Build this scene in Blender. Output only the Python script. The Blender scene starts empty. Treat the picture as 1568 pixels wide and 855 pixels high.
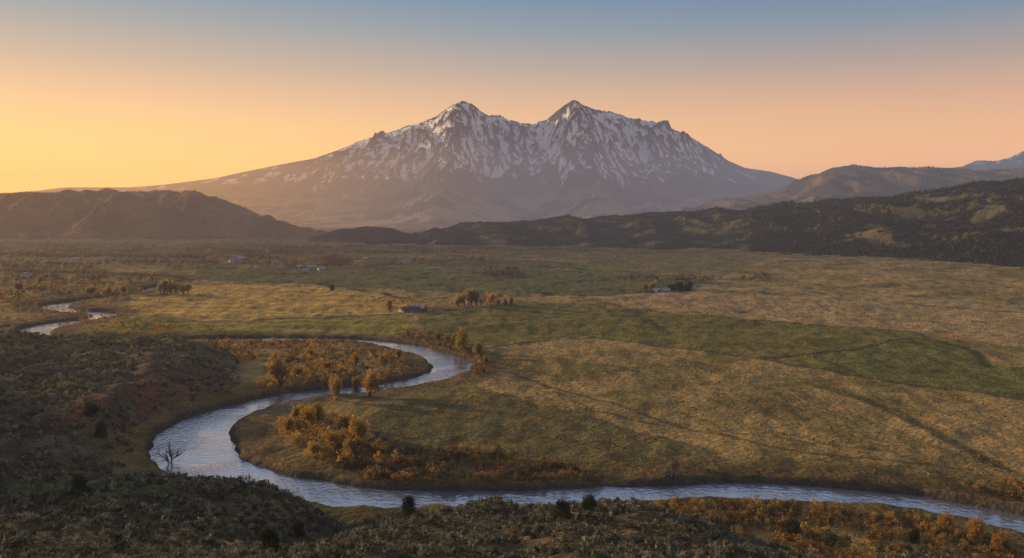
import bpy, math, numpy as np
from mathutils import Vector
rng = np.random.default_rng(7)
scene = bpy.context.scene
scene.view_settings.view_transform = 'Standard'
scene.view_settings.look = 'None'
scene.view_settings.exposure = 0

# ------------------------------------------------------------------ helpers
CAMH = 100.0; FPX = 1358.0; UC = 784.0; VH = 335.0
def P(u, v, z=0.0):
    """map survey: photo bearing -> metres east / north on the level z"""
    y = (CAMH - z) * FPX / (v - VH)
    return ((u - UC) / FPX * y, y)
def ss(a):
    a = np.clip(a, 0, 1); return a * a * (3 - 2 * a)
_perm = np.random.default_rng(3).permutation(4096)
_ang = np.random.default_rng(4).uniform(0, 2 * np.pi, 4096)
_gx, _gy = np.cos(_ang), np.sin(_ang)
def perlin(x, y, seed=0):
    x = np.asarray(x, float); y = np.asarray(y, float)
    xi = np.floor(x).astype(np.int64); yi = np.floor(y).astype(np.int64)
    xf = x - xi; yf = y - yi
    def g(ix, iy, dx, dy):
        h = _perm[(_perm[(ix + seed * 131) & 4095] + iy) & 4095]
        return _gx[h] * dx + _gy[h] * dy
    u = xf * xf * xf * (xf * (xf * 6 - 15) + 10); v = yf * yf * yf * (yf * (yf * 6 - 15) + 10)
    a = g(xi, yi, xf, yf); b = g(xi + 1, yi, xf - 1, yf)
    c = g(xi, yi + 1, xf, yf - 1); d = g(xi + 1, yi + 1, xf - 1, yf - 1)
    return ((a + u * (b - a)) * (1 - v) + (c + u * (d - c)) * v) * 1.5
def fbm(x, y, o=4, seed=0, gain=.5):
    s = 0; a = 1.0; t = 0
    for i in range(o):
        s = s + a * perlin(x * 2 ** i + 17 * i, y * 2 ** i - 11 * i, seed + i); t += a; a *= gain
    return s / t
def ridged(x, y, o=4, seed=0, gain=.5):
    s = 0; a = 1.0; t = 0
    for i in range(o):
        s = s + a * (1 - 2 * np.abs(perlin(x * 2 ** i + 7 * i, y * 2 ** i + 3 * i, seed + i))); t += a; a *= gain
    return s / t
def pip(px, py, poly):
    ins = np.zeros(px.shape, bool); n = len(poly)
    for i in range(n):
        x1, y1 = poly[i]; x2, y2 = poly[(i + 1) % n]
        if y1 == y2: continue
        c = ((y1 > py) != (y2 > py)) & (px < (x2 - x1) * (py - y1) / (y2 - y1) + x1)
        ins ^= c
    return ins
def catmull(pts, k=5):
    pts = np.array(pts, float); out = []
    for i in range(len(pts) - 1):
        p0 = pts[max(i - 1, 0)]; p1 = pts[i]; p2 = pts[i + 1]; p3 = pts[min(i + 2, len(pts) - 1)]
        for j in range(k):
            t = j / k
            out.append(.5 * ((2 * p1) + (-p0 + p2) * t + (2 * p0 - 5 * p1 + 4 * p2 - p3) * t * t + (-p0 + 3 * p1 - 3 * p2 + p3) * t ** 3))
    out.append(pts[-1]); return np.array(out)
def linedist(px, py, pts):
    """distance to polyline minus its interpolated half width (3rd column)"""
    best = np.full(px.shape, 1e9)
    for i in range(len(pts) - 1):
        ax, ay, aw = pts[i]; bx, by, bw = pts[i + 1]
        dx, dy = bx - ax, by - ay; L = dx * dx + dy * dy + 1e-9
        t = np.clip(((px - ax) * dx + (py - ay) * dy) / L, 0, 1)
        d = np.sqrt((px - ax - t * dx) ** 2 + (py - ay - t * dy) ** 2) - (aw + t * (bw - aw))
        np.minimum(best, d, out=best)
    return best

def mesh_obj(name, V, F, nper, C=None, mats=(), midx=None, smooth=False, parent=None):
    me = bpy.data.meshes.new(name)
    V = np.asarray(V, np.float32).reshape(-1, 3); F = np.asarray(F, np.int32).ravel()
    nf = len(F) // nper
    me.vertices.add(len(V)); me.vertices.foreach_set('co', V.ravel())
    me.loops.add(len(F)); me.loops.foreach_set('vertex_index', F)
    me.polygons.add(nf); me.polygons.foreach_set('loop_start', np.arange(nf, dtype=np.int32) * nper)
    try: me.polygons.foreach_set('loop_total', np.full(nf, nper, np.int32))
    except Exception: pass
    for m in mats: me.materials.append(m)
    if midx is not None: me.polygons.foreach_set('material_index', np.asarray(midx, np.int32))
    me.polygons.foreach_set('use_smooth', np.full(nf, smooth, bool))
    me.update(calc_edges=True)
    if C is not None:
        a = me.color_attributes.new('Col', 'FLOAT_COLOR', 'POINT')
        C = np.asarray(C, np.float32).reshape(len(V), -1)
        if C.shape[1] == 3: C = np.hstack([C, np.ones((len(V), 1), np.float32)])
        a.data.foreach_set('color', C.ravel())
    ob = bpy.data.objects.new(name, me); scene.collection.objects.link(ob)
    if parent: ob.parent = parent
    return ob
def grid_faces(nr, nc, wrap=False):
    i = np.arange(nr - 1)[:, None]; j = np.arange(nc if wrap else nc - 1)[None]
    j2 = (j + 1) % nc
    return np.stack([i * nc + j, i * nc + j2, (i + 1) * nc + j2, (i + 1) * nc + j], -1).reshape(-1)

# ------------------------------------------------------------------ materials
def newmat(name):
    m = bpy.data.materials.new(name); m.use_nodes = True
    nt = m.node_tree; nt.nodes.clear(); return m, nt, nt.nodes, nt.links
def terrain_mat(name, scales, amps, bump_scale, bump_h, tint=(1, 1, 1)):
    m, nt, N, L = newmat(name)
    out = N.new('ShaderNodeOutputMaterial'); bs = N.new('ShaderNodeBsdfPrincipled')
    bs.inputs['Roughness'].default_value = 1; bs.inputs['Specular IOR Level'].default_value = 0.05
    at = N.new('ShaderNodeAttribute'); at.attribute_name = 'Col'
    tc = N.new('ShaderNodeTexCoord'); cur = at.outputs['Color']
    for s, a in zip(scales, amps):
        no = N.new('ShaderNodeTexNoise'); no.inputs['Scale'].default_value = 1.0 / s
        no.inputs['Detail'].default_value = 6; no.inputs['Roughness'].default_value = .65
        L.new(tc.outputs['Object'], no.inputs['Vector'])
        mr = N.new('ShaderNodeMapRange'); mr.inputs['From Min'].default_value = .3; mr.inputs['From Max'].default_value = .7
        mr.inputs['To Min'].default_value = 1 - a; mr.inputs['To Max'].default_value = 1 + a
        L.new(no.outputs['Fac'], mr.inputs['Value'])
        vm = N.new('ShaderNodeVectorMath'); vm.operation = 'SCALE'
        L.new(cur, vm.inputs[0]); L.new(mr.outputs[0], vm.inputs['Scale']); cur = vm.outputs[0]
    L.new(cur, bs.inputs['Base Color'])
    nb = N.new('ShaderNodeTexNoise'); nb.inputs['Scale'].default_value = 1.0 / bump_scale; nb.inputs['Detail'].default_value = 5
    L.new(tc.outputs['Object'], nb.inputs['Vector'])
    bp = N.new('ShaderNodeBump'); bp.inputs['Strength'].default_value = 1; bp.inputs['Distance'].default_value = bump_h
    L.new(nb.outputs['Fac'], bp.inputs['Height']); L.new(bp.outputs[0], bs.inputs['Normal'])
    L.new(bs.outputs[0], out.inputs['Surface']); return m
def foliage_mat(name, tr=.35):
    m, nt, N, L = newmat(name)
    out = N.new('ShaderNodeOutputMaterial'); at = N.new('ShaderNodeAttribute'); at.attribute_name = 'Col'
    d = N.new('ShaderNodeBsdfDiffuse'); t = N.new('ShaderNodeBsdfTranslucent'); mx = N.new('ShaderNodeMixShader')
    mx.inputs[0].default_value = tr
    no = N.new('ShaderNodeTexNoise'); no.inputs['Scale'].default_value = .6; tc = N.new('ShaderNodeTexCoord')
    L.new(tc.outputs['Object'], no.inputs['Vector'])
    mr = N.new('ShaderNodeMapRange'); mr.inputs['To Min'].default_value = .6; mr.inputs['To Max'].default_value = 1.4
    L.new(no.outputs['Fac'], mr.inputs['Value'])
    vm = N.new('ShaderNodeVectorMath'); vm.operation = 'SCALE'; L.new(at.outputs['Color'], vm.inputs[0]); L.new(mr.outputs[0], vm.inputs['Scale'])
    L.new(vm.outputs[0], d.inputs['Color']); L.new(vm.outputs[0], t.inputs['Color'])
    L.new(d.outputs[0], mx.inputs[1]); L.new(t.outputs[0], mx.inputs[2]); L.new(mx.outputs[0], out.inputs['Surface']); return m
def flat_mat(name, col, rough=.8, ns=1.5, amp=.25):
    m, nt, N, L = newmat(name)
    out = N.new('ShaderNodeOutputMaterial'); bs = N.new('ShaderNodeBsdfPrincipled'); bs.inputs['Roughness'].default_value = rough
    tc = N.new('ShaderNodeTexCoord'); no = N.new('ShaderNodeTexNoise'); no.inputs['Scale'].default_value = ns
    L.new(tc.outputs['Object'], no.inputs['Vector'])
    cr = N.new('ShaderNodeValToRGB'); cr.color_ramp.elements[0].color = tuple(c * (1 - amp) for c in col) + (1,)
    cr.color_ramp.elements[1].color = tuple(c * (1 + amp) for c in col) + (1,)
    L.new(no.outputs['Fac'], cr.inputs[0]); L.new(cr.outputs[0], bs.inputs['Base Color']); L.new(bs.outputs[0], out.inputs['Surface']); return m

M_ground = terrain_mat('meadow_ground', [40, 6, 1.2], [.16, .34, .42], 3.0, 1.6)
M_hill = terrain_mat('hill_scrub', [120, 25], [.25, .35], 20, 5)
M_mtn = terrain_mat('mountain_rock', [400, 40], [.12, .35], 40, 34)
M_leaf = foliage_mat('leaves', .5); M_sage = foliage_mat('sage_leaves', .15); M_juni = foliage_mat('juniper_needles', .1)
M_bark = flat_mat('bark', (.10, .075, .055), .9, 3)

# ------------------------------------------------------------------ river course
rc = [(-200,415,10),(50,420,10),(200,425,9),(290,431,9),(262,437,9),(240,441,9),(215,449,9),(175,456,9),(135,461,11),(95,466,14),(84,473,15),(112,478,14),(148,480,13),
 (163,484,12),(140,490,12),(95,496,14),(58,505,16),(50,512,14),(75,519,11),(110,522,10),(180,523.5,10),(260,523,10),(350,521.5,10),(450,521,10.5),
 (530,522.5,11.5),(600,529,12),(655,541,13),(694,561,14.5),(672,578,14),(620,590,13.5),(560,597,13.5),(500,603,14),(440,612,15),(385,627,16),(330,645,17),
 (300,665,17.5),(296,690,17),(316,716,15.5),(370,735,13),(440,749,12.5),(540,763,12.5),(640,767.5,12),(760,767,11.5),(880,763,11),(1000,759,11.5),
 (1100,757,12),(1200,757,11.5),(1300,763,11.5),(1400,774,11),(1500,790,11),(1568,806,12),(1750,850,13),(2000,920,14)]
river_pts = catmull([P(u, v) + (w,) for u, v, w in rc], 5)

def ground_h(x, y):
    x = np.asarray(x, float); y = np.asarray(y, float)
    r = np.hypot(x, y); sd = np.full(x.shape, 500.0)
    m = (r < 2300) & (y > 100)
    if m.any():
        sd[m] = linedist(x[m], y[m], river_pts)
    sd = sd + 1.3 * perlin(x / 9, y / 9, 5) + 2.2 * perlin(x / 40, y / 40, 6)
    # gravel bar inside the bend
    bx, by = x + 118, y - 459
    al = bx * .36 + by * .93; ac = bx * .93 - by * .36
    sd = sd + 21 * np.exp(-(al / 17) ** 2 - (ac / 4.2) ** 2)
    n1 = fbm(x / 55, y / 55, 3, 11); n2 = fbm(x / 420, y / 420, 3, 21)
    fp = np.maximum(2.3 + 2.2 * n1 + .6 * perlin(x / 9, y / 14, 15) + 3.0 * np.maximum(n2, 0), .7) + .004 * np.clip(y - 900, 0, 4000)
    und = ss((y - 560) / 300) * ss(sd / 60)
    fp = fp + und * (3.0 * np.maximum(ridged(x / 190, y / 80, 2, 17), 0) + 1.2 * fbm(x / 30, y / 30, 2, 19))
    fp = fp + 14 * ss((x - 300) / 600) * ss((y - 900) / 700)
    b = np.interp(y, [300, 350, 450, 520, 600, 680, 700], [120, 130, 130, 148, 172, 200, 210])
    T1 = (15 + .05 * np.maximum(0, -x - 230)) * ss((-x - b) / 60) * ss((700 - y) / 110) * ss((y - 240) / 60)
    T1 = T1 + 150 * np.exp(-((x + 820) / 200) ** 2 - ((y - 650) / 145) ** 2)  # unseen hill left of the view, added to cast shade over the foreground
    ye = y + 42 * ss((x - 30) / 60) - 10 * perlin(x / 60, 0 * x, 31)
    T2 = np.interp(ye, [-400, 0, 60, 120, 150, 200, 225, 262, 292, 400], [110, 84, 67, 49, 40, 29, 22, 13.5, 0, 0])
    T2 = T2 + 10.5 * np.exp(-((x + 95) / 42) ** 2 - ((y - 243) / 32) ** 2)
    T2 = T2 - 9 * np.exp(-((x + 47 + 6 * perlin(y / 40, 0 * y, 8)) / 11) ** 2) * ss((y - 165) / 40) * ss((310 - y) / 30)
    T = np.maximum(T1, T2) + .0
    hillm = ss(T / 8)
    T = T + hillm * (3.4 * fbm(x / 28, y / 28, 3, 41) - 3.4 * np.maximum(0, ridged(x / 60, y / 60, 2, 43) - .2))
    T = np.maximum(T, 0) * ss((sd + 1) / 30)
    land = fp + T
    k = ss((sd + 2.2) / 4.4)
    return -1.6 + (land + 1.6) * k, sd, T

# ------------------------------------------------------------------ ground sheet (polar, reaches the horizon)
rad = np.concatenate([np.geomspace(6, 120, 30)[:-1], np.geomspace(120, 2500, 620)[:-1], np.geomspace(2500, 7000, 110)[:-1], np.geomspace(7000, 70000, 30)])
th = np.concatenate([np.linspace(-180, -60, 50)[:-1], np.linspace(-60, -32, 70)[:-1], np.linspace(-32, 32, 860)[:-1], np.linspace(32, 60, 30)[:-1], np.linspace(60, 180, 40)[:-1]])
TH, R = np.meshgrid(np.radians(th), rad)
gx = (np.sin(TH) * R).ravel(); gy = (np.cos(TH) * R).ravel()
gz, gsd, gT = ground_h(gx, gy)
c = lambda *a: np.array(a)
tan_, olive = c(.44, .29, .11), c(.24, .18, .06)
nA = fbm(gx / 90, gy / 90, 4, 51); nB = fbm(gx / 25, gy / 25, 3, 55); nC = fbm(gx / 14, gy / 50, 3, 57)
def mixc(A, Bc, t): return A * (1 - t[:, None]) + Bc * t[:, None]
col = mixc(tan_[None], olive[None], ss(.42 + nA * 1.5 + 1.0 * nC))
far = ss((np.hypot(gx, gy) - 1300) / 1300)
col = mixc(col, mixc(c(.17, .13, .055)[None], c(.085, .09, .035)[None], ss(.5 + 1.6 * nA)), far)
wx = gx + 5 * perlin(gx / 35, gy / 35, 61) + 3 * perlin(gx / 9, gy / 9, 63); wy = gy + 6 * perlin(gx / 35, gy / 35, 62) + 4 * perlin(gx / 9, gy / 9, 64)
fields = [
 ([(300,415),(560,412),(900,418),(1090,432),(1060,452),(900,456),(700,452),(480,440),(300,432)], (.13,.14,.045), .85),
 ([(560,400),(760,402),(900,408),(900,417),(560,411)], (.10,.12,.04), .8),
 ([(900,395),(1180,402),(1100,430),(900,417)], (.17,.155,.06), .7),
 ([(290,440),(480,440),(640,462),(640,480),(500,487),(330,492),(180,484),(200,462),(270,455)], (.60,.37,.095), .9),
 ([(180,490),(330,494),(500,489),(620,484),(640,512),(560,516),(400,515),(150,518)], (.30,.25,.055), .85),
 ([(880,462),(1000,452),(1200,456),(1400,468),(1568,478),(1700,480),(1700,530),(1568,535),(1400,510),(1200,495),(1050,483)], (.46,.31,.14), .8),
 ([(640,478),(800,466),(880,466),(1050,484),(1200,497),(1400,512),(1480,525),(1510,560),(1568,562),(1700,570),(1700,640),(1568,612),(1400,590),(1210,562),(1165,548),(1000,530),(900,518),(800,526),(740,532),(690,520),(640,500)], (.185,.165,.042), .87),
 ([(1210,560),(1395,520),(1490,535),(1512,560),(1700,600),(1700,640),(1568,610),(1400,588)], (.16,.155,.042), .8),
 ([(0,395),(300,398),(300,412),(0,425)], (.30,.22,.075), .7),
 ([(560,640),(640,600),(720,590),(900,640),(1100,690),(1050,735),(800,740),(600,690)], (.125,.115,.042), .75),  # green-brown near meadow, with its partial shadow painted into the colour
 ([(695,600),(735,590),(750,630),(715,640)], (.30,.22,.06), .4),
]
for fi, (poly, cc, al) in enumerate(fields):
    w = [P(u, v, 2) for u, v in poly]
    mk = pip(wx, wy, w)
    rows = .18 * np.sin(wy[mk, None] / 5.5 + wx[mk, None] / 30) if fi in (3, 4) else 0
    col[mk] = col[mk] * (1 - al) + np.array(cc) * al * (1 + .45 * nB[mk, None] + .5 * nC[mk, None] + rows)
def paintline(pts, w, cc, a=.8):
    global col
    pl = np.array([P(u, v, 2) + (w,) for u, v in pts])
    mk = (gx > pl[:, 0].min() - 60) & (gx < pl[:, 0].max() + 60) & (gy > pl[:, 1].min() - 60) & (gy < pl[:, 1].max() + 60)
    d = linedist(gx[mk], gy[mk], catmull(pl, 4)) + 1.5 * perlin(gx[mk] / 12, gy[mk] / 12, 9)
    t = (1 - ss(d / max(w, 1.5)))[:, None] * a
    col[mk] = col[mk] * (1 - t) + np.array(cc) * t
dk = (.085, .07, .03)
paintline([(780,572),(860,600),(1000,640),(1160,680),(1300,700),(1480,720)], 1.2, dk, .7)
paintline([(900,632),(1010,650),(1180,668),(1350,690)], .8, dk, .6)
paintline([(1250,590),(1340,620),(1400,648),(1460,680),(1530,715)], 2.5, (.06,.06,.022), .7)
paintline([(1165,548),(1280,540),(1395,520)], 2, dk, .85)
paintline([(1430,522),(1490,540),(1512,562)], 2.5, (.07,.08,.03), .85)
paintline([(760,532),(850,524),(915,519),(1000,530),(1160,549),(1300,575),(1568,612)], 1.8, dk, .8)
paintline([(180,498),(330,492),(480,490),(640,483),(800,466)], 2.2, dk, .85)
paintline([(880,460),(1050,484),(1200,497),(1400,512)], 2.0, dk, .7)
paintline([(1080,440),(1200,452),(1400,464),(1568,474),(1700,480)], 4, (.36,.30,.23), .85)
paintline([(1080,446),(1200,457),(1400,470),(1568,481)], 3, dk, .7)
paintline([(980,492),(1005,500),(1015,510)], 3, dk, .8)
paintline([(640,462),(760,452),(900,456),(1000,450)], 3, dk, .7)
paintline([(300,436),(480,438),(640,462)], 3, dk, .8)
paintline([(560,411),(760,409),(900,417),(1090,431)], 5, dk, .7)
t = ss(gT / 5) * ss((2300 - np.hypot(gx, gy)) / 100)
soil = mixc(c(.16, .115, .065)[None], c(.065, .058, .03)[None], ss(.5 + 1.6 * nB))
soil = mixc(soil, c(.22, .16, .08)[None], ss((gy - 470) / 90) * .6)
col = mixc(col, soil, t)
grassp = ss((fbm(gx / 35, gy / 35, 3, 71) - .26) * 5) * t
col = mixc(col, c(.14, .14, .05)[None], grassp * .75)
redb = t * ss((48 - gsd) / 20) * ss((gy - 350) / 30) * ss((560 - gy) / 60) * ss(.6 + 2 * nB)
col = mixc(col, c(.24, .11, .065)[None], redb * .8)
nearb = ss((34 - gsd) / 22) * (1 - t) * (gsd > 0)
col = mixc(col, mixc(c(.09, .08, .03)[None], c(.19, .12, .05)[None], ss(.5 + 1.5 * nB)), nearb * .8)
col = mixc(col, c(.08, .065, .05)[None], ss((3 - gsd) / 3))
bar = np.exp(-(((gx + 118) * .36 + (gy - 459) * .93) / 20) ** 2 - (((gx + 118) * .93 - (gy - 459) * .36) / 7.0) ** 2)
col = mixc(col, c(.20, .165, .12)[None], ss(bar * 2.5) * .7)
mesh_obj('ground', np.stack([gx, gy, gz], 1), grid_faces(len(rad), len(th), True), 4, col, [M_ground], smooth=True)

# water
m, nt, N, L = newmat('river_water')
out = N.new('ShaderNodeOutputMaterial'); bs = N.new('ShaderNodeBsdfPrincipled')
bs.inputs['Base Color'].default_value = (.56, .62, .70, 1); bs.inputs['Roughness'].default_value = .10
bs.inputs['Metallic'].default_value = .8
tc = N.new('ShaderNodeTexCoord')
n1 = N.new('ShaderNodeTexNoise'); n1.inputs['Scale'].default_value = .4; n1.inputs['Detail'].default_value = 4
n2 = N.new('ShaderNodeTexNoise'); n2.inputs['Scale'].default_value = .035; n2.inputs['Detail'].default_value = 3
L.new(tc.outputs['Object'], n1.inputs['Vector']); L.new(tc.outputs['Object'], n2.inputs['Vector'])
pw_ = N.new('ShaderNodeMapRange'); pw_.inputs['From Min'].default_value = .35; pw_.inputs['From Max'].default_value = .65; pw_.inputs['To Min'].default_value = .15
L.new(n2.outputs['Fac'], pw_.inputs['Value'])
mu = N.new('ShaderNodeMath'); mu.operation = 'MULTIPLY'; L.new(n1.outputs['Fac'], mu.inputs[0]); L.new(pw_.outputs[0], mu.inputs[1])
bp = N.new('ShaderNodeBump'); bp.inputs['Strength'].default_value = 1; bp.inputs['Distance'].default_value = .75
L.new(mu.outputs[0], bp.inputs['Height']); L.new(bp.outputs[0], bs.inputs['Normal'])
L.new(bs.outputs[0], out.inputs['Surface'])
mesh_obj('river', [(-1500, 120, 0), (900, 120, 0), (900, 1900, 0), (-1500, 1900, 0)], [0, 1, 2, 3], 4, None, [m])

# ------------------------------------------------------------------ hills
def hill(name, ctrl, back, nu, ny, colf, gully=(300, 20), prof=1.2, mat=None, zb=2, yfrac=.6):
    ct = np.array(ctrl, float)
    us = np.linspace(ct[0, 0], ct[-1, 0], nu)
    def params(u):
        return [np.interp(u, ct[:, 0], ct[:, k]) for k in (1, 2, 3)]
    def h(u, y):
        vc, Dc, Db = params(u); x = (u - UC) / FPX * y
        zc = CAMH + (VH - vc) / FPX * Dc
        wob = 60 * perlin(x / 500, y / 500, 12)
        t = np.clip((y - Db + wob) / (Dc - Db), -.2, None)
        pf = np.where(t < 1, ss(np.clip(t, 0, 1)) ** prof, 1 - .9 * ss((y - Dc) / back))
        g, amp = gully
        amp = amp * (1 + .6 * ss((u - 1050) / 300))
        rd = ridged((x + .3 * y + 80 * perlin(x / 400, y / 400, 3)) / g, y / (g * 2.6), 4, 33, .55)
        mid = np.clip(t, 0, 1) * np.clip(1.15 - t, 0, 1) * 4
        z = zb - 8 + (zc - zb + 8) * pf + amp * (rd - .35) * mid * np.clip(pf * 3, 0, 1) + amp * .12 * rd
        z = np.where(t < 0, zb - 12, z)
        return x, z
    yy = np.linspace(0, 1, ny)
    U = np.repeat(us[None], ny, 0); vc, Dc, Db = params(U)
    Y = np.where(yy[:, None] < yfrac, Db - 150 + (Dc + 60 - Db + 150) * yy[:, None] / yfrac, Dc + 60 + (back) * (yy[:, None] - yfrac) / (1 - yfrac))
    X, Z = h(U, Y)
    x, y, z = X.ravel(), Y.ravel(), Z.ravel()
    mesh_obj(name, np.stack([x, y, z], 1), grid_faces(ny, nu), 4, colf(x, y, z), [mat or M_hill], smooth=True)
    return h, params
def scrubcol(a, b, s, seed):
    def f(x, y, z):
        n = fbm(x / s, y / s, 4, seed)
        return mixc(np.array(a)[None], np.array(b)[None], ss(.5 + 1.6 * n))
    return f
mesaC = [(-700,304,4800,3700),(-100,302,4600,3600),(0,300,4600,3500),(100,298,4600,3450),(200,295,4600,3450),(290,297,4600,3450),(330,301,4600,3500),(360,313,4600,3600),(395,330,4500,3700),(435,342,4400,3700),(480,356,4300,3700),(525,375,4200,3700)]
hm, pm = hill('mesa_hill', mesaC, 2500, 420, 150, scrubcol((.11, .075, .04), (.18, .115, .06), 200, 81), (260, 42), .9)
humpC = [(455,376,3500,3200),(490,364,3500,3150),(520,354,3500,3100),(560,350,3500,3100),(600,353,3500,3100),(630,362,3500,3100),(670,378,3500,3150)]
hh, ph = hill('juniper_hill', humpC, 500, 120, 60, scrubcol((.09, .07, .04), (.06, .055, .03), 120, 82), (120, 8))
woodC = [(540,382,3300,2950),(600,374,3400,2900),(640,362,3500,2850),(700,349,3500,2800),(800,341,3500,2750),(900,336,3400,2650),(1000,333,3250,2500),(1100,326,3150,2300),(1200,320,3000,1950),(1300,316,2900,1750),(1400,308,2750,1550),(1500,297,2600,1400),(1600,288,2500,1280),(1800,276,2400,1150)]
def woodcol(x, y, z):
    n = fbm(x / 90, y / 90, 4, 83); u = UC + x / y * FPX; r = ss((u - 1000) / 300)
    A = mixc(c(.12, .095, .045)[None], c(.15, .12, .042)[None], r); B = mixc(c(.07, .065, .03)[None], c(.07, .07, .028)[None], r)
    return mixc(A, B, ss(.6 + 1.6 * n))
hw, pw = hill('wooded_hill', woodC, 900, 800, 260, woodcol, (230, 30), 1.0, zb=8)
brownC = [(1000,338,7000,5600),(1040,326,7000,5500),(1090,312,7000,5200),(1130,303,7000,5000),(1200,294,7000,4800),(1238,274,7000,4700),(1275,261,7000,4600),(1330,262,7000,4500),(1400,264,7000,4500),(1470,267,7000,4500),(1520,269,7000,4500),(1568,263,7000,4500),(1800,250,7000,4500)]
hb, pb = hill('brown_hill', brownC, 2500, 400, 160, scrubcol((.22, .145, .07), (.06, .05, .03), 330, 84), (520, 50), 1.1)
farC = [(1360,300,13000,10000),(1420,282,13000,9800),(1455,268,13000,9600),(1480,259,13000,9500),(1512,252,13000,9500),(1545,246,13000,9500),(1568,241,13000,9500),(1650,222,13000,9500),(1850,230,13000,9500)]
def farcol(x, y, z):
    n = fbm(x / 250, y / 250, 4, 85)
    s = ss((z - 950 + 500 * n) / 120)
    return mixc(c(.045, .06, .06)[None], c(.5, .53, .6)[None], s)
hf, pf_ = hill('far_snowy_ridge', farC, 2500, 300, 140, farcol, (700, 90), 1.1, mat=M_mtn)

# ------------------------------------------------------------------ the twin-peaked mountain
sky = np.array([(-500,300),(0,296),(50,293),(100,287),(150,287),(200,287),(250,283),(330,273),(370,264),(400,258),(440,250),(480,243),(515,231),(545,219),(580,208),(610,198),(640,190),(662,181),(680,170),(694,161),(707,156),(722,161),(736,171),(745,176),(765,178),(790,188),(815,190),(838,184),(850,173),(864,163),(880,154),(893,161),(912,168),(940,174),(975,182),(1005,188),(1040,202),(1070,217),(1092,231),(1115,246),(1140,257),(1180,263),(1215,272),(1245,284),(1300,300),(1500,330),(1700,345)], float)
def crest_y(x):
    return 14000 - 1100 * np.exp(-np.abs((x + 760) / 480) ** 1.5) - 1250 * np.exp(-np.abs((x - 930) / 520) ** 1.5) + 150 * np.exp(-((x - 200) / 380) ** 2)
def mtn(x, y):
    yc = crest_y(x) + 60 * perlin(x / 300, 0 * x, 2)
    u = UC + x / yc * FPX
    S = CAMH + (VH - np.interp(u, sky[:, 0], sky[:, 1])) / FPX * yc
    d = yc - y
    wid = 5200 + 500 * perlin(x / 2500, 0 * x, 4)
    t = np.clip(d / wid, 0, 1)
    front = np.where(d >= 0, (1 - t) ** 2.15, 1.0)
    front = .93 * front + .07 * (1 - t)
    bk = np.clip(-d / 4500, 0, 1)
    g = np.where(d >= 0, front, (1 - bk) ** 1.7)
    h = S * g
    el = ss(h / 900); eN = ss(h / 1000) * (.12 + .88 * ss((S - 850) / 750))
    wx = x + 220 * fbm(x / 900, y / 900, 3, 90) + .12 * (x - 80) * np.clip(d, 0, 4000) / -1500
    dd = ss(np.abs(d) / 500)
    r1 = ridged(wx / 640, y / 1700, 2, 91); r2 = ridged((wx + .2 * y) / 260, y / 800, 4, 93, .6); r3 = ridged(x / 800, y / 800, 6, 95, .6)
    h = h + dd * eN * (260 * (r1 - .35) + 165 * (r2 - .4) + 210 * (r3 - .4)) + (34 * (r2 - .4) + 30 * (r3 - .4)) * eN ** 2 * (1 - dd)
    h = h + (1 - el) * ss(h / 200) * 150 * (r3 - .3) * dd * ss(d / 1500)
    h = h * 1.0 - 40 * ss((d - wid + 600) / 600)
    return h, el, r1, r2, r3, d
mx = np.concatenate([np.arange(-11000, -3400, 70), np.arange(-3400, 4200, 11), np.arange(4200, 9500, 70)]).astype(float)
my = np.concatenate([np.arange(8300, 10500, 45), np.arange(10500, 14250, 11), np.arange(14250, 19000, 150)]).astype(float)
X, Y = np.meshgrid(mx, my)
H, el, r1, r2, r3, dcr = mtn(X, Y)
gyy, gxx = np.gradient(H, my, mx)
slope = np.hypot(gxx, gyy)
def blur(a, n):
    for _ in range(n):
        a = (a + np.roll(a, 1, 0) + np.roll(a, -1, 0) + np.roll(a, 1, 1) + np.roll(a, -1, 1)) / 5
    return a
conc = np.clip((blur(H, 36) - H) / 11, -1.6, 1.6)
streak = fbm((X + 120 * perlin(X / 300, Y / 300, 7) + .15 * Y) / 95, Y / 460, 5, 101, .6)
big = fbm(X / 700, Y / 700, 3, 105)
uu = UC + X / Y * FPX
side = np.interp(uu, [480, 540, 600, 680, 800, 900, 980, 1040, 1090, 1150], [-.2, .1, .2, .3, .42, .45, .3, .05, -.1, -.5])
sv = .75 * ss((H - 600) / 900) + .75 * conc + 1.5 * streak + .9 * big + side - .42 - .35 * np.clip(slope - 1.0, 0, 1)
snow = ss(sv * 5 + .3) * ss((H - 600 + 260 * big + 260 * streak) / 110) * .98
rock = mixc(c(.10, .082, .08)[None], c(.04, .038, .045)[None], ss(.5 + 1.5 * fbm(X / 160, Y / 160, 4, 110)).ravel())
forest = mixc(c(.045, .042, .04)[None], c(.10, .08, .062)[None], ss(.5 + 1.5 * fbm(X / 300, Y / 300, 4, 112)).ravel())
lowm = mixc(c(.30, .215, .12)[None], c(.04, .037, .03)[None], ss(.5 + 3.6 * fbm(X / 620, Y / 300, 5, 114)).ravel())
hz = H.ravel() + 120 * fbm(X / 400, Y / 400, 3, 116).ravel()
mc = mixc(lowm, forest, ss((hz - 300) / 250)); mc = mixc(mc, rock, ss((hz - 750) / 300))
mc = mixc(mc, c(.9, .9, .93)[None], snow.ravel())
mesh_obj('snowy_mountain', np.stack([X.ravel(), Y.ravel(), H.ravel()], 1), grid_faces(len(my), len(mx)), 4, mc, [M_mtn], smooth=True)

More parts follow.
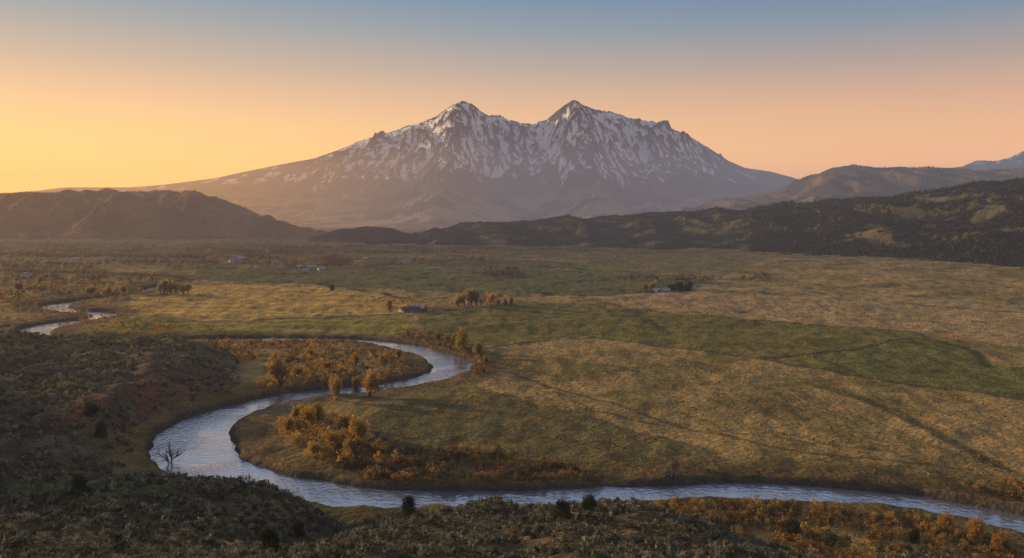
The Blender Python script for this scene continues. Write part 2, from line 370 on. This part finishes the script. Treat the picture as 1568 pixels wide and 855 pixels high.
# ------------------------------------------------------------------ vegetation
def leaf_tris(cen, radv, K, ls, zlo=-1.0, pw=.5):
    n = len(cen)
    d = rng.normal(size=(n, K, 3)); d /= np.linalg.norm(d, axis=2, keepdims=True)
    d[..., 2] = np.where(d[..., 2] < zlo, -d[..., 2], d[..., 2])
    d *= rng.uniform(.15, 1, (n, K, 1)) ** pw
    p = cen[:, None] + d * radv[:, None, :]
    off = rng.normal(size=(n, K, 3, 3)) * (np.asarray(ls).reshape(-1, 1, 1, 1)) * .6
    return p[:, :, None, :] + off
def masses(name, xy, z, size, cols, K, mat, asp=1.0, lsf=.3, lumps=1, jit=.25):
    n = len(xy)
    if n == 0: return
    base = np.column_stack([xy, z])
    T = []; CC = []
    for l in range(lumps):
        s = size if lumps == 1 else size * rng.uniform(.5, .8, n)
        off = np.zeros((n, 3)) if lumps == 1 else rng.uniform(-.45, .45, (n, 3)) * size[:, None]
        off[:, 2] = np.abs(off[:, 2]) * .9
        rv = np.column_stack([s * .5, s * .5, s * asp * .62])
        cen = base + off; cen[:, 2] += s * asp * .3
        t = leaf_tris(cen, rv, K, s * lsf, -.45)
        cc = cols[:, None, :] * rng.uniform(1 - jit, 1 + jit, (n, K, 1))
        T.append(t.reshape(-1, 3)); CC.append(np.repeat(cc.reshape(-1, 3), 3, 0))
    T = np.concatenate(T); CC = np.concatenate(CC)
    return mesh_obj(name, T, np.arange(len(T)), 3, CC, [mat])
def scatter(poly, dens, nseed=0, clump=None, thr=0.0, minsd=2.0, world=False):
    w = poly if world else [P(u, v, 2) for u, v in poly]
    a = np.array(w); lo, hi = a.min(0), a.max(0)
    n = int((hi - lo).prod() * dens)
    p = rng.uniform(lo, hi, (n, 2)); p = p[pip(p[:, 0], p[:, 1], w)]
    if clump: p = p[fbm(p[:, 0] / clump, p[:, 1] / clump, 3, 200 + nseed) + rng.normal(0, .08, len(p)) > thr]
    z, sd, T = ground_h(p[:, 0], p[:, 1])
    k = sd > minsd
    return p[k], z[k], T[k], sd[k]
def pick(n, pal, jit=.2):
    pal = np.array(pal); return pal[rng.integers(0, len(pal), n)] * rng.uniform(1 - jit, 1 + jit, (n, 1))
sagepal = [(.24, .225, .15), (.18, .17, .105), (.30, .26, .17), (.12, .115, .065)]
p, z, T, sd = scatter([(-175, 125), (210, 125), (210, 330), (-175, 330)], .25, 1, 14, -.22, 3, True)
k = T > 2.5; p, z = p[k], z[k]; s = rng.uniform(.9, 2.3, len(p))
masses('sagebrush', p, z - .1, s, pick(len(p), sagepal), 24, M_sage, .75, .32, jit=.15)
p, z, T, sd = scatter([(-460, 330), (-120, 330), (-120, 480), (-180, 700), (-460, 700)], .075, 2, 30, -.2, 3, True)
k = T > 1.5; p, z = p[k], z[k]; s = rng.uniform(1.4, 3.2, len(p))
masses('sagebrush', p, z - .1, s, pick(len(p), sagepal), 16, M_sage, .7, .36, jit=.15)
gp = [(.36, .25, .10), (.25, .18, .07), (.42, .30, .12), (.13, .11, .045), (.10, .085, .04)]
for poly, d_, s0, s1 in [([(570,640),(690,600),(760,535),(900,530),(1160,560),(1568,625),(1700,650),(1700,790),(1568,770),(1200,738),(950,742),(700,740),(520,690)], .12, .5, 1.3),
                 ([(900,462),(1200,462),(1568,485),(1568,540),(1300,505),(1000,480)], .02, .8, 2.2), ([(180,440),(480,440),(640,466),(640,505),(150,518)], .010, .7, 2.0)]:
    p, z, T, sd = scatter(poly, d_, 20, 40, -.12, 4)
    masses('grass_tussocks', p, z, rng.uniform(s0, s1, len(p)), pick(len(p), gp), 5, M_sage, .8, .4)
wil = [(.44, .26, .09), (.38, .21, .065), (.48, .32, .11), (.28, .16, .07), (.24, .19, .07)]
wild = [(.20, .135, .07), (.13, .10, .05), (.24, .155, .07), (.14, .13, .055)]
wilo = [(.55, .34, .09), (.56, .39, .11), (.44, .26, .07)]
def willow(poly, dens, pal, smin, smax, K=36, clump=18, thr=-.05, seed=0, lumps=2, minsd=2, lsf=.17):
    p, z, T, sd = scatter(poly, dens, seed, clump, thr, minsd)
    s = rng.uniform(smin, smax, len(p)) * rng.uniform(.6, 1, len(p))
    masses('willow_thicket', p, z - .1, s, pick(len(p), pal), K, M_leaf, 1.15, lsf, lumps)
willow([(425,660),(470,635),(520,645),(560,672),(575,700),(640,712),(600,728),(500,712),(440,685)], .10, wilo + wil, 2.5, 8.5, 80, 14, -.08, 1, lsf=.13)
willow([(545,665),(640,690),(760,700),(860,715),(940,738),(860,746),(700,744),(560,735),(480,705)], .20, wild + [(.3,.2,.08)], 1.8, 5.2, 45, 12, -.15, 2)
willow([(560,720),(660,742),(640,747),(560,740)], .25, wilo, 1.8, 4.2, 50, 14, -.25, 3)
willow([(690,692),(745,692),(745,705),(690,705)], .25, wil, 2, 4, 50, 14, -.3, 3)
willow([(820,706),(900,718),(930,740),(820,738)], .2, wil, 2, 4, 50, 14, -.2, 3)
willow([(300,529),(420,526),(540,533),(630,556),(650,575),(560,592),(440,592),(400,560),(320,540)], .08, wil + wild + wilo, 2.4, 7.5, 40, 16, -.04, 4)
willow([(380,590),(470,575),(560,590),(500,598),(420,606)], .06, wilo, 2.2, 6, 45, 24, -.1, 5)
willow([(1000,778),(1200,774),(1400,796),(1568,850),(1568,900),(1300,880),(1150,840),(1010,800)], .36, wilo + wil + wild, 1.6, 4.4, 50, 9, -.12, 6)
willow([(1040,722),(1200,728),(1400,742),(1568,762),(1700,790),(1568,775),(1400,758),(1200,738),(1040,738)], .28, wild, 1.2, 3, 30, 14, -.25, 7)
willow([(940,738),(1040,730),(1200,734),(1300,742),(1200,744),(1040,741)], .28, wild, 1.2, 2.6, 30, 14, -.25, 7)
willow([(1480,740),(1568,745),(1700,760),(1700,800),(1568,780),(1490,765)], .18, wilo + wild, 2, 4.8, 50, 14, -.2, 7)
willow([(600,510),(680,515),(745,545),(745,580),(722,590),(725,560),(690,538),(620,522)], .12, wil + wild, 2, 5.5, 45, 20, -.15, 8)
willow([(70,524),(280,527),(300,531),(60,535)], .07, wild + wil, 1.5, 4, 24, 20, -.1, 9)
willow([(0,440),(230,440),(180,478),(240,500),(420,514),(100,516),(0,520)], .022, wild + wil, 2.5, 7.5, 30, 50, -.04, 10)
willow([(250,516),(500,515),(640,520),(640,527),(500,518),(250,520)], .09, wild, 1.5, 3.5, 24, 30, -.15, 11)
willow([(290,630),(250,655),(238,690),(250,725),(275,735),(252,690),(265,660),(300,640)], .16, wild, 1.5, 3.5, 30, 14, -.15, 12, minsd=1)
willow([(700,590),(760,560),(790,575),(740,640),(700,650)], .02, wilo, 1.5, 3, 30, 14, 0, 13)

def far_trees(poly, dens, pal, smin, smax, clump, thr, seed, K=14):
    p, z, T, sd = scatter(poly, dens, seed, clump, thr, 3)
    s = rng.uniform(smin, smax, len(p)); masses('distant_trees', p, z, s, pick(len(p), pal), K, M_leaf, 1.1, .2, 2)
fpal = [(.10, .07, .04), (.14, .09, .045), (.08, .075, .035), (.17, .12, .05)]
far_trees([(0,382),(420,380),(520,392),(540,414),(300,420),(120,434),(0,436)], .0036, fpal, 5, 13, 140, .06, 1)
far_trees([(400,378),(900,384),(1080,396),(900,412),(560,412)], .0014, fpal, 4, 9, 120, .08, 2)
far_trees([(0,366),(560,366),(600,378),(0,384)], .001, fpal, 6, 14, 260, -.05, 3, 8)
far_trees([(0,408),(140,415),(210,440),(130,460),(0,470)], .007, fpal + [(.36,.24,.08)], 4, 12, 60, .0, 4)
far_trees([(1180,410),(1568,428),(1568,470),(1300,455),(1100,435)], .01, [(.08, .075, .035), (.12, .10, .05)], 1.5, 3.5, 90, -.1, 5, 8)
far_trees([(560,455),(700,468),(830,466),(830,470),(700,474),(600,482),(560,470)], .012, fpal, 2, 5, 40, .0, 6, 14)
far_trees([(740,420),(795,418),(800,427),(735,427)], .02, fpal, 5, 10, 60, -.2, 7, 14)
far_trees([(490,402),(535,402),(540,412),(500,415)], .012, fpal, 6, 12, 60, -.2, 7, 14)
for hl in [[(0,412),(250,408),(520,409)],[(330,389),(480,393),(700,390)],[(560,416),(640,406),(760,404)],[(740,427),(790,425),(800,427)],[(400,386),(560,384),(900,388)],[(0,396),(120,398),(330,400)],[(130,437),(230,432),(330,436)],[(950,434),(1090,436),(1180,432)],[(440,414),(520,412),(530,414)],[(340,398),(400,399),(440,404)],[(1440,395),(1568,408),(1600,420)]]:
    far_trees(hl + [(u, v + .9 + (v - 380) * .03) for u, v in hl[::-1]], .02, fpal, 5, 12, 60, -.05, 9, 12)

def hill_trees(name, hfun, pfun, u0, u1, n, pal, smin, smax, clump, thr, K=14, tlo=.02, thi=1.15, seed=0, lsf=.3):
    u = rng.uniform(u0, u1, n * 3); vc, Dc, Db = pfun(u); t = rng.uniform(tlo, thi, len(u)); y = Db + (Dc - Db) * t
    x, z = hfun(u, y)
    rd = ridged((x + .3 * y) / 210, y / 546, 2, 33)
    k = (fbm(x / clump, y / clump, 3, 300 + seed) * 1.2 - .25 * (rd - .4) + rng.normal(0, .12, len(u)) > thr) & (z > 3)
    x, y, z = x[k][:n], y[k][:n], z[k][:n]; s = rng.uniform(smin, smax, len(x))
    masses(name, np.column_stack([x, y]), z - .3, s, pick(len(x), pal, .3), K, M_juni, 1.25, lsf)
jp = [(.04, .05, .018), (.055, .06, .022), (.028, .038, .016), (.075, .07, .024)]
hill_trees('juniper_woodland', hw, pw, 560, 1150, 30000, jp[:3], 4, 8.5, 130, -.2, 10)
hill_trees('juniper_woodland', hw, pw, 1150, 1800, 62000, jp, 4.5, 9.5, 130, -.24, 11, lsf=.36)
hill_trees('juniper_woodland', hh, ph, 470, 660, 3500, jp, 5, 8, 100, -.35, 9)
hill_trees('juniper_woodland', hm, pm, -100, 500, 9000, jp, 4, 7, 200, -.1, 8, seed=2)
hill_trees('juniper_woodland', hb, pb, 1040, 1700, 18000, jp, 5, 9, 400, -.08, 6, .3, .97, seed=3)

def tube(p0, p1, r0, r1, n=5):
    p0, p1 = np.array(p0, float), np.array(p1, float); d = p1 - p0; d /= np.linalg.norm(d) + 1e-9
    a = np.cross(d, [0, 0, 1.0]) if abs(d[2]) < .9 else np.cross(d, [1.0, 0, 0]); a /= np.linalg.norm(a); b = np.cross(d, a)
    an = np.arange(n) * 2 * np.pi / n; ring = np.cos(an)[:, None] * a + np.sin(an)[:, None] * b
    A, B = p0 + ring * r0, p1 + ring * r1; A2, B2 = np.roll(A, -1, 0), np.roll(B, -1, 0)
    return np.concatenate([np.stack([A, A2, B2], 1), np.stack([A, B2, B], 1)])
def tree(name, u, v, hpx, kind, colr=(.35, .22, .06)):
    # march the sight line down to the near side of the terrain so that the foot stands on visible ground
    ys = np.linspace(140, 2600, 2461); zs = CAMH - (v - VH) / FPX * ys; xs = (u - UC) / FPX * ys
    sel = np.abs(ys - (CAMH - 12) * FPX / (v - VH)) < 150
    ys, zs, xs = ys[sel], zs[sel], xs[sel]
    gh = ground_h(xs, ys)[0]; hit = np.where(gh >= zs)[0]; i = hit[0] if len(hit) else len(ys) // 2
    x, y, z = xs[i], ys[i], gh[i]
    h = hpx * y / FPX; W = []; tips = []
    def br(p, d, L, r, dep):
        e = p + d * L; W.append(tube(p, e, r, r * .62, 5 if dep > 1 else 3)); tips.append((e, dep))
        if dep == 0: return
        for k in range(4 if dep > 1 else 3):
            nd = d + rng.normal(size=3) * .5; nd[2] = abs(nd[2]) * .8 + .3; nd /= np.linalg.norm(nd)
            br(p + d * L * rng.uniform(.3, 1), nd, L * rng.uniform(.6, .85), r * .55, dep - 1)
    base = np.array([x, y, z - .3]); lv = np.zeros((0, 3, 3)); lc = np.zeros((0, 3))
    if kind == 'juniper':
        W.append(tube(base, base + [0, 0, h * .6], h * .05, h * .02))
        for k in range(16):
            an = rng.uniform(0, 6.28); hh_ = rng.uniform(.08, .8); rr = h * .36 * (1 - hh_ * .75)
            W.append(tube(base + [0, 0, h * hh_ * .7], base + [math.cos(an) * rr, math.sin(an) * rr, h * hh_], h * .015, h * .005, 3))
            cen = base + np.array([math.cos(an) * rr * .8, math.sin(an) * rr * .8, h * (hh_ + .05)])
            t = leaf_tris(cen[None], np.array([[h * .18, h * .18, h * .18]]), 90, [h * .045])[0]
            lv = np.concatenate([lv, t]); lc = np.concatenate([lc, np.repeat((np.array(colr) * rng.uniform(.6, 1.35))[None], 90, 0)])
        t = leaf_tris((base + [0, 0, h * .5])[None], np.array([[h * .3, h * .3, h * .44]]), 360, [h * .045])[0]
        lv = np.concatenate([lv, t]); lc = np.concatenate([lc, np.repeat(np.array(colr)[None], 360, 0)])
        mat = M_juni
    else:
        dep = 4 if kind == 'bare' else 3
        for k in range(3):
            d0 = np.array([rng.normal() * .3, rng.normal() * .3, 1.0])
            br(base, d0 / np.linalg.norm(d0), h * (.28 if kind == 'bare' else rng.uniform(.12, .2)), h * .018, dep - (1 if k else 0))
        mat = M_leaf
        top = max(e[2] for e, _ in tips) - z
        if kind == 'leafy':
            for e, dp in tips:
                if dp > 2: continue
                K = 34
                t = leaf_tris(e[None], np.array([[h * .055, h * .055, h * .085]]), K, [h * .017])[0]
                lv = np.concatenate([lv, t]); lc = np.concatenate([lc, np.repeat((np.array(colr) * rng.uniform(.75, 1.6))[None], K, 0)])
        f = h / (top + h * .05) * np.array([.75, .75, 1.0] if kind == 'leafy' else [1, 1, 1.0])
        W = [base + (w - base) * f for w in W]; lv = base + (lv - base) * f
    Wt = np.concatenate(W); n1, n2 = len(Wt), len(lv)
    V = np.concatenate([Wt, lv]).reshape(-1, 3)
    Cc = np.concatenate([np.repeat(np.array([[.12, .09, .07]]), n1, 0), lc]) ; Cc = np.repeat(Cc, 3, 0)
    mesh_obj(name, V, np.arange(len(V)), 3, Cc, [M_bark, mat], np.r_[np.zeros(n1), np.ones(n2)])
for u, v, hp in [(625,794,36),(862,796,36),(902,790,35),(1215,828,34),(122,758,36),(412,850,48),(458,822,28),(155,672,26),(140,640,30),(1400,832,24)]:
    tree('juniper_tree', u, v, hp, 'juniper', (.055, .07, .028))
for u, v, hp, cc in [(515,612,36,(.42,.27,.08)),(566,608,40,(.42,.26,.08)),(430,592,42,(.36,.24,.08)),(706,538,34,(.34,.26,.07)),(554,682,44,(.45,.29,.08)),(525,668,34,(.42,.26,.07)),(470,660,36,(.45,.28,.07)),(492,650,32,(.42,.25,.06)),(445,668,30,(.40,.22,.06)),
      (508,690,34,(.45,.3,.08)),(538,700,30,(.42,.28,.08)),(460,648,28,(.45,.3,.08)),(575,700,26,(.3,.2,.07)),(420,560,20,(.4,.25,.08)),(470,552,18,(.4,.25,.08)),(545,560,20,(.42,.26,.08)),(590,562,18,(.42,.26,.08)),(500,572,18,(.4,.25,.08)),(610,550,16,(.36,.24,.08)),
      (732,548,22,(.34,.26,.08)),(742,562,18,(.3,.2,.07)),(668,524,14,(.25,.18,.07)),(690,530,20,(.3,.22,.07)),(545,600,22,(.36,.22,.07)),(578,596,20,(.36,.22,.07)),(455,580,18,(.36,.22,.07)),
      (597,477,20,(.45,.32,.06)),(482,703,24,(.4,.26,.08)),(507,447,14,(.12,.12,.04)),(165,457,22,(.36,.27,.07)),(190,452,16,(.34,.24,.07)),(60,436,14,(.34,.24,.07)),(30,447,14,(.3,.2,.07)),(140,452,14,(.36,.26,.07)),(1000,448,20,(.42,.30,.08)),(990,447,14,(.3,.2,.06)),(1490,835,40,(.4,.25,.08)),(1528,850,36,(.4,.24,.06)),(1450,815,30,(.4,.25,.08))]:
    tree('cottonwood_tree', u, v, hp, 'leafy', cc)
for i in range(12):
    tree('cottonwood_tree', 702 + i * 7 + rng.uniform(-3, 3), 469 + rng.uniform(-2, 2), rng.uniform(14, 26) if i < 9 else 12, 'leafy', (.40 + rng.uniform(-.06, .08), .30, .13))
for i in range(7):
    tree('cottonwood_tree', 244 + i * 7 + rng.uniform(-3, 3), 450 + rng.uniform(-2, 2), rng.uniform(13, 22), 'leafy', (.40, .32, .09))
for i in range(6):
    tree('juniper_tree', 1026 + i * 6, 446 + rng.uniform(-1, 1), rng.uniform(10, 16), 'juniper', (.04, .05, .025))
for u, v, hp in [(262,716,44),(373,752,34),(1028,735,30)]:
    tree('bare_tree', u, v, hp, 'bare')

# ------------------------------------------------------------------ ranch buildings
M_wall = flat_mat('painted_siding', (.36, .32, .27)); M_barn = flat_mat('barn_boards', (.15, .10, .075)); M_roof = flat_mat('metal_roof', (.36, .35, .35), .5)
M_roofd = flat_mat('shingle_roof', (.12, .09, .08)); M_glass = flat_mat('window_glass', (.04, .05, .06), .1); M_white = flat_mat('white_siding', (.6, .58, .54))
def box(name, c0, sz, mat, par):
    x, y, z = c0; a, b, h_ = sz[0] / 2, sz[1] / 2, sz[2]
    V = [(x + i * a, y + j * b, z + k * h_) for k in (0, 1) for i, j in ((-1, -1), (1, -1), (1, 1), (-1, 1))]
    F = [0, 3, 2, 1, 4, 5, 6, 7, 0, 1, 5, 4, 1, 2, 6, 5, 2, 3, 7, 6, 3, 0, 4, 7]
    return mesh_obj(name, V, F, 4, None, [mat], parent=par)
def house(name, u, v, L_, W_, hw_, rot, wall, roof, barn=False):
    x, y = P(u, v, 3)
    for _ in range(5):
        z = float(ground_h(np.array([x]), np.array([y]))[0][0]); x, y = P(u, v, z)
    e = bpy.data.objects.new(name, None); scene.collection.objects.link(e); e.location = (x, y, z - .2); e.rotation_euler = (0, 0, math.radians(rot))
    a, b = L_ / 2, W_ / 2; rh = W_ * .32
    V = [(-a, -b, -1), (a, -b, -1), (a, b, -1), (-a, b, -1), (-a, -b, hw_), (a, -b, hw_), (a, b, hw_), (-a, b, hw_), (-a, 0, hw_ + rh), (a, 0, hw_ + rh)]
    F = [0,1,5, 0,5,4, 2,3,7, 2,7,6, 0,4,7, 0,7,3, 4,8,7, 1,2,6, 1,6,5, 5,6,9]
    mesh_obj('walls', V, F, 3, None, [wall], parent=e)
    o = .7; t = .25; k = rh / b
    def rp(s):
        zz = hw_ + rh; ze = hw_ - k * o
        A = [(-a - o, 0, zz + .05), (a + o, 0, zz + .05), (a + o, s * (b + o), ze + .05), (-a - o, s * (b + o), ze + .05)]
        B = [(p0, p1, p2 + t) for p0, p1, p2 in A]
        return A + B
    F = [0, 1, 2, 3, 7, 6, 5, 4, 0, 4, 5, 1, 1, 5, 6, 2, 2, 6, 7, 3, 3, 7, 4, 0]
    for s in (-1, 1): mesh_obj('roof_side', rp(s), F, 4, None, [roof], parent=e)
    if barn: box('barn_door', (0, -b - .03, 0), (3.6, .1, min(3.4, hw_ - .4)), M_white, e); box('loft_window', (-a - .03, 0, hw_ - .6), (.1, 1.4, 1.3), M_glass, e)
    else:
        box('door', (a * .1, -b - .03, 0.2), (1.1, .1, 2.1), M_barn, e); box('chimney', (a * .4, b * .3, hw_ + rh * .5), (.9, .9, rh * .5 + 1.2), M_barn, e)
        for q in (-.7, -.35, .45, .75): box('window', (a * q, -b - .03, 1.1), (1.4, .1, 1.2), M_glass, e)
        box('gable_window', (-a - .03, 0, 1.2), (.1, 1.6, 1.3), M_glass, e)
for a in [('ranch_house',630,479,17,9,3.2,12,M_wall,M_roofd,False),('barn',643,477,12,9,4,-20,M_barn,M_roof,True),('farm_shed',618,477,8,6,2.6,30,M_white,M_roof,True),
          ('ranch_house',1018,448,12,8,3.2,5,M_white,M_roof,False),('farm_shed',1006,447,9,6,3,-30,M_barn,M_roof,True),
          ('ranch_house',478,411,15,9,3.5,10,M_white,M_roof,False),('barn',460,412,13,10,4.5,-15,M_barn,M_roof,True),('ranch_house',492,414,13,8,3.4,40,M_white,M_roof,False),('farm_shed',468,416,10,8,3,0,M_white,M_roof,True),
          ('ranch_house',362,396,17,10,4,10,M_white,M_roof,False),('barn',372,399,18,12,5,-20,M_wall,M_roof,True),('farm_shed',356,401,13,8,3.5,30,M_white,M_roof,True),('ranch_house',622,403,15,9,3.5,0,M_white,M_roof,False),('farm_shed',610,404,12,8,3.5,20,M_barn,M_roof,True),('farm_shed',629,402,12,8,3.5,-10,M_white,M_roof,True),
          ('farmhouse',172,400,14,9,4,0,M_wall,M_roof,False),('farm_shed',156,398,14,9,4,20,M_white,M_roof,True),('ranch_house',758,424,12,8,3,0,M_wall,M_roofd,False),('farmhouse',40,428,14,9,4,0,M_wall,M_roof,False),('farmhouse',330,405,13,9,3.5,10,M_wall,M_roofd,False),('farmhouse',560,398,13,9,3.5,-20,M_wall,M_roof,False),
          ('farmhouse',100,402,14,9,4,15,M_white,M_roof,False),('barn',118,400,16,10,5,-15,M_wall,M_roof,True),('farmhouse',250,402,14,9,4,-10,M_wall,M_roof,False),('farmhouse',420,404,13,9,4,5,M_white,M_roof,False)]:
    house(*a)

# ------------------------------------------------------------------ haze
m, nt, N, L = newmat('valley_haze')
LEN = 15500
out = N.new('ShaderNodeOutputMaterial'); ab = N.new('ShaderNodeVolumeAbsorption'); em = N.new('ShaderNodeEmission'); ad = N.new('ShaderNodeAddShader')
ab.inputs['Color'].default_value = (0, 0, 0, 1); ab.inputs['Density'].default_value = 1 / LEN
ge = N.new('ShaderNodeNewGeometry'); sp = N.new('ShaderNodeSeparateXYZ'); L.new(ge.outputs['Position'], sp.inputs[0])
mr = N.new('ShaderNodeMapRange'); mr.inputs['From Min'].default_value = -3500; mr.inputs['From Max'].default_value = 2500; L.new(sp.outputs['X'], mr.inputs['Value'])
cr = N.new('ShaderNodeValToRGB'); e = cr.color_ramp.elements; e[0].position = 0; e[0].color = (1.1, .54, .21, 1); e[1].position = 1; e[1].color = (.26, .26, .32, 1)  # haze emits its own light; warm sunlit glow on the left is painted in
q = e.new(.28); q.color = (.76, .43, .23, 1); q = e.new(.58); q.color = (.34, .285, .305, 1)
L.new(mr.outputs[0], cr.inputs[0]); L.new(cr.outputs[0], em.inputs['Color'])
em.inputs['Strength'].default_value = 1 / LEN
L.new(ab.outputs[0], ad.inputs[0]); L.new(em.outputs[0], ad.inputs[1]); L.new(ad.outputs[0], out.inputs['Volume'])
V = [(x, y, z) for z in (-60, 900) for x, y in ((-30000, -3000), (30000, -3000), (30000, 16500), (-30000, 16500))]
mesh_obj('valley_haze', V, [0, 3, 2, 1, 4, 5, 6, 7, 0, 1, 5, 4, 1, 2, 6, 5, 2, 3, 7, 6, 3, 0, 4, 7], 4, None, [m])

# ------------------------------------------------------------------ sky
AZ, EL = math.radians(-61), math.radians(10)
sund = Vector((math.sin(AZ) * math.cos(EL), math.cos(AZ) * math.cos(EL), math.sin(EL)))
w = bpy.data.worlds.new('World'); scene.world = w; w.use_nodes = True
nt = w.node_tree; N, L = nt.nodes, nt.links; N.clear()
out = N.new('ShaderNodeOutputWorld'); add = N.new('ShaderNodeAddShader')
sk = N.new('ShaderNodeTexSky'); sk.sky_type = 'NISHITA'; sk.sun_disc = False; sk.sun_elevation = EL; sk.sun_rotation = AZ % (2 * math.pi)
b1 = N.new('ShaderNodeBackground'); b1.inputs['Strength'].default_value = .01; L.new(sk.outputs[0], b1.inputs[0])
b2 = N.new('ShaderNodeBackground'); b2.inputs['Strength'].default_value = 1
tc = N.new('ShaderNodeTexCoord'); sep = N.new('ShaderNodeSeparateXYZ'); L.new(tc.outputs['Generated'], sep.inputs[0])
def lin(c8): return tuple(((x / 255) / 12.92 if x / 255 < .04045 else ((x / 255 + .055) / 1.055) ** 2.4) for x in c8)
def ramp(st):
    r = N.new('ShaderNodeValToRGB'); cr = r.color_ramp
    while len(cr.elements) < len(st): cr.elements.new(.5)
    for e, (pos, col8, mul) in zip(cr.elements, st):
        e.position = pos; e.color = tuple(x * mul for x in lin(col8)) + (1,)
    return r
mz = N.new('ShaderNodeMapRange'); mz.inputs['From Min'].default_value = 0; mz.inputs['From Max'].default_value = .6; L.new(sep.outputs['Z'], mz.inputs['Value'])
def z6(z): return z / .6
rR = ramp([(z6(0), (240, 163, 92), 2.3), (z6(.045), (240, 167, 98), 1.95), (z6(.085), (236, 172, 112), 1.5), (z6(.125), (222, 170, 130), 1.2), (z6(.165), (180, 159, 148), 1.05), (z6(.205), (128, 147, 163), 1), (z6(.25), (86, 127, 166), 1), (z6(.4), (128, 144, 174), 1.1), (1, (104, 112, 132), 1)])
rL = ramp([(z6(0), (255, 186, 84), 2.2), (z6(.045), (255, 196, 98), 1.85), (z6(.085), (254, 200, 120), 1.45), (z6(.125), (242, 194, 141), 1.2), (z6(.165), (210, 183, 156), 1.05), (z6(.205), (166, 170, 168), 1), (z6(.25), (120, 150, 172), 1), (z6(.4), (142, 152, 178), 1.1), (1, (104, 114, 134), 1)])
L.new(mz.outputs[0], rR.inputs[0]); L.new(mz.outputs[0], rL.inputs[0])
dt = N.new('ShaderNodeVectorMath'); dt.operation = 'DOT_PRODUCT'; dt.inputs[1].default_value = (math.sin(math.radians(-70)), math.cos(math.radians(-70)), 0); L.new(tc.outputs['Generated'], dt.inputs[0])
ma = N.new('ShaderNodeMapRange'); ma.interpolation_type = 'SMOOTHSTEP'; ma.inputs['From Min'].default_value = -.2; ma.inputs['From Max'].default_value = .85; L.new(dt.outputs['Value'], ma.inputs['Value'])
mxn = N.new('ShaderNodeMix'); mxn.data_type = 'RGBA'; L.new(ma.outputs[0], mxn.inputs[0]); L.new(rR.outputs[0], mxn.inputs[6]); L.new(rL.outputs[0], mxn.inputs[7])
L.new(mxn.outputs[2], b2.inputs[0]); L.new(b1.outputs[0], add.inputs[0]); L.new(b2.outputs[0], add.inputs[1]); L.new(add.outputs[0], out.inputs['Surface'])

sl = bpy.data.lights.new('sun', 'SUN'); sl.energy = 5; sl.angle = math.radians(.6); sl.color = (1, .68, .34)
so = bpy.data.objects.new('sun', sl); scene.collection.objects.link(so); so.rotation_euler = sund.to_track_quat('Z', 'Y').to_euler(); so.location = (-300, 100, 400)

cam = bpy.data.cameras.new('camera'); co = bpy.data.objects.new('camera', cam); scene.collection.objects.link(co)
cam.lens = 36 * FPX / 1568; cam.sensor_width = 36; cam.clip_start = 1; cam.clip_end = 120000
co.location = (0, 0, CAMH); co.rotation_euler = (math.radians(90), 0, 0); cam.shift_y = -(427.5 - VH) / 1568
scene.camera = co
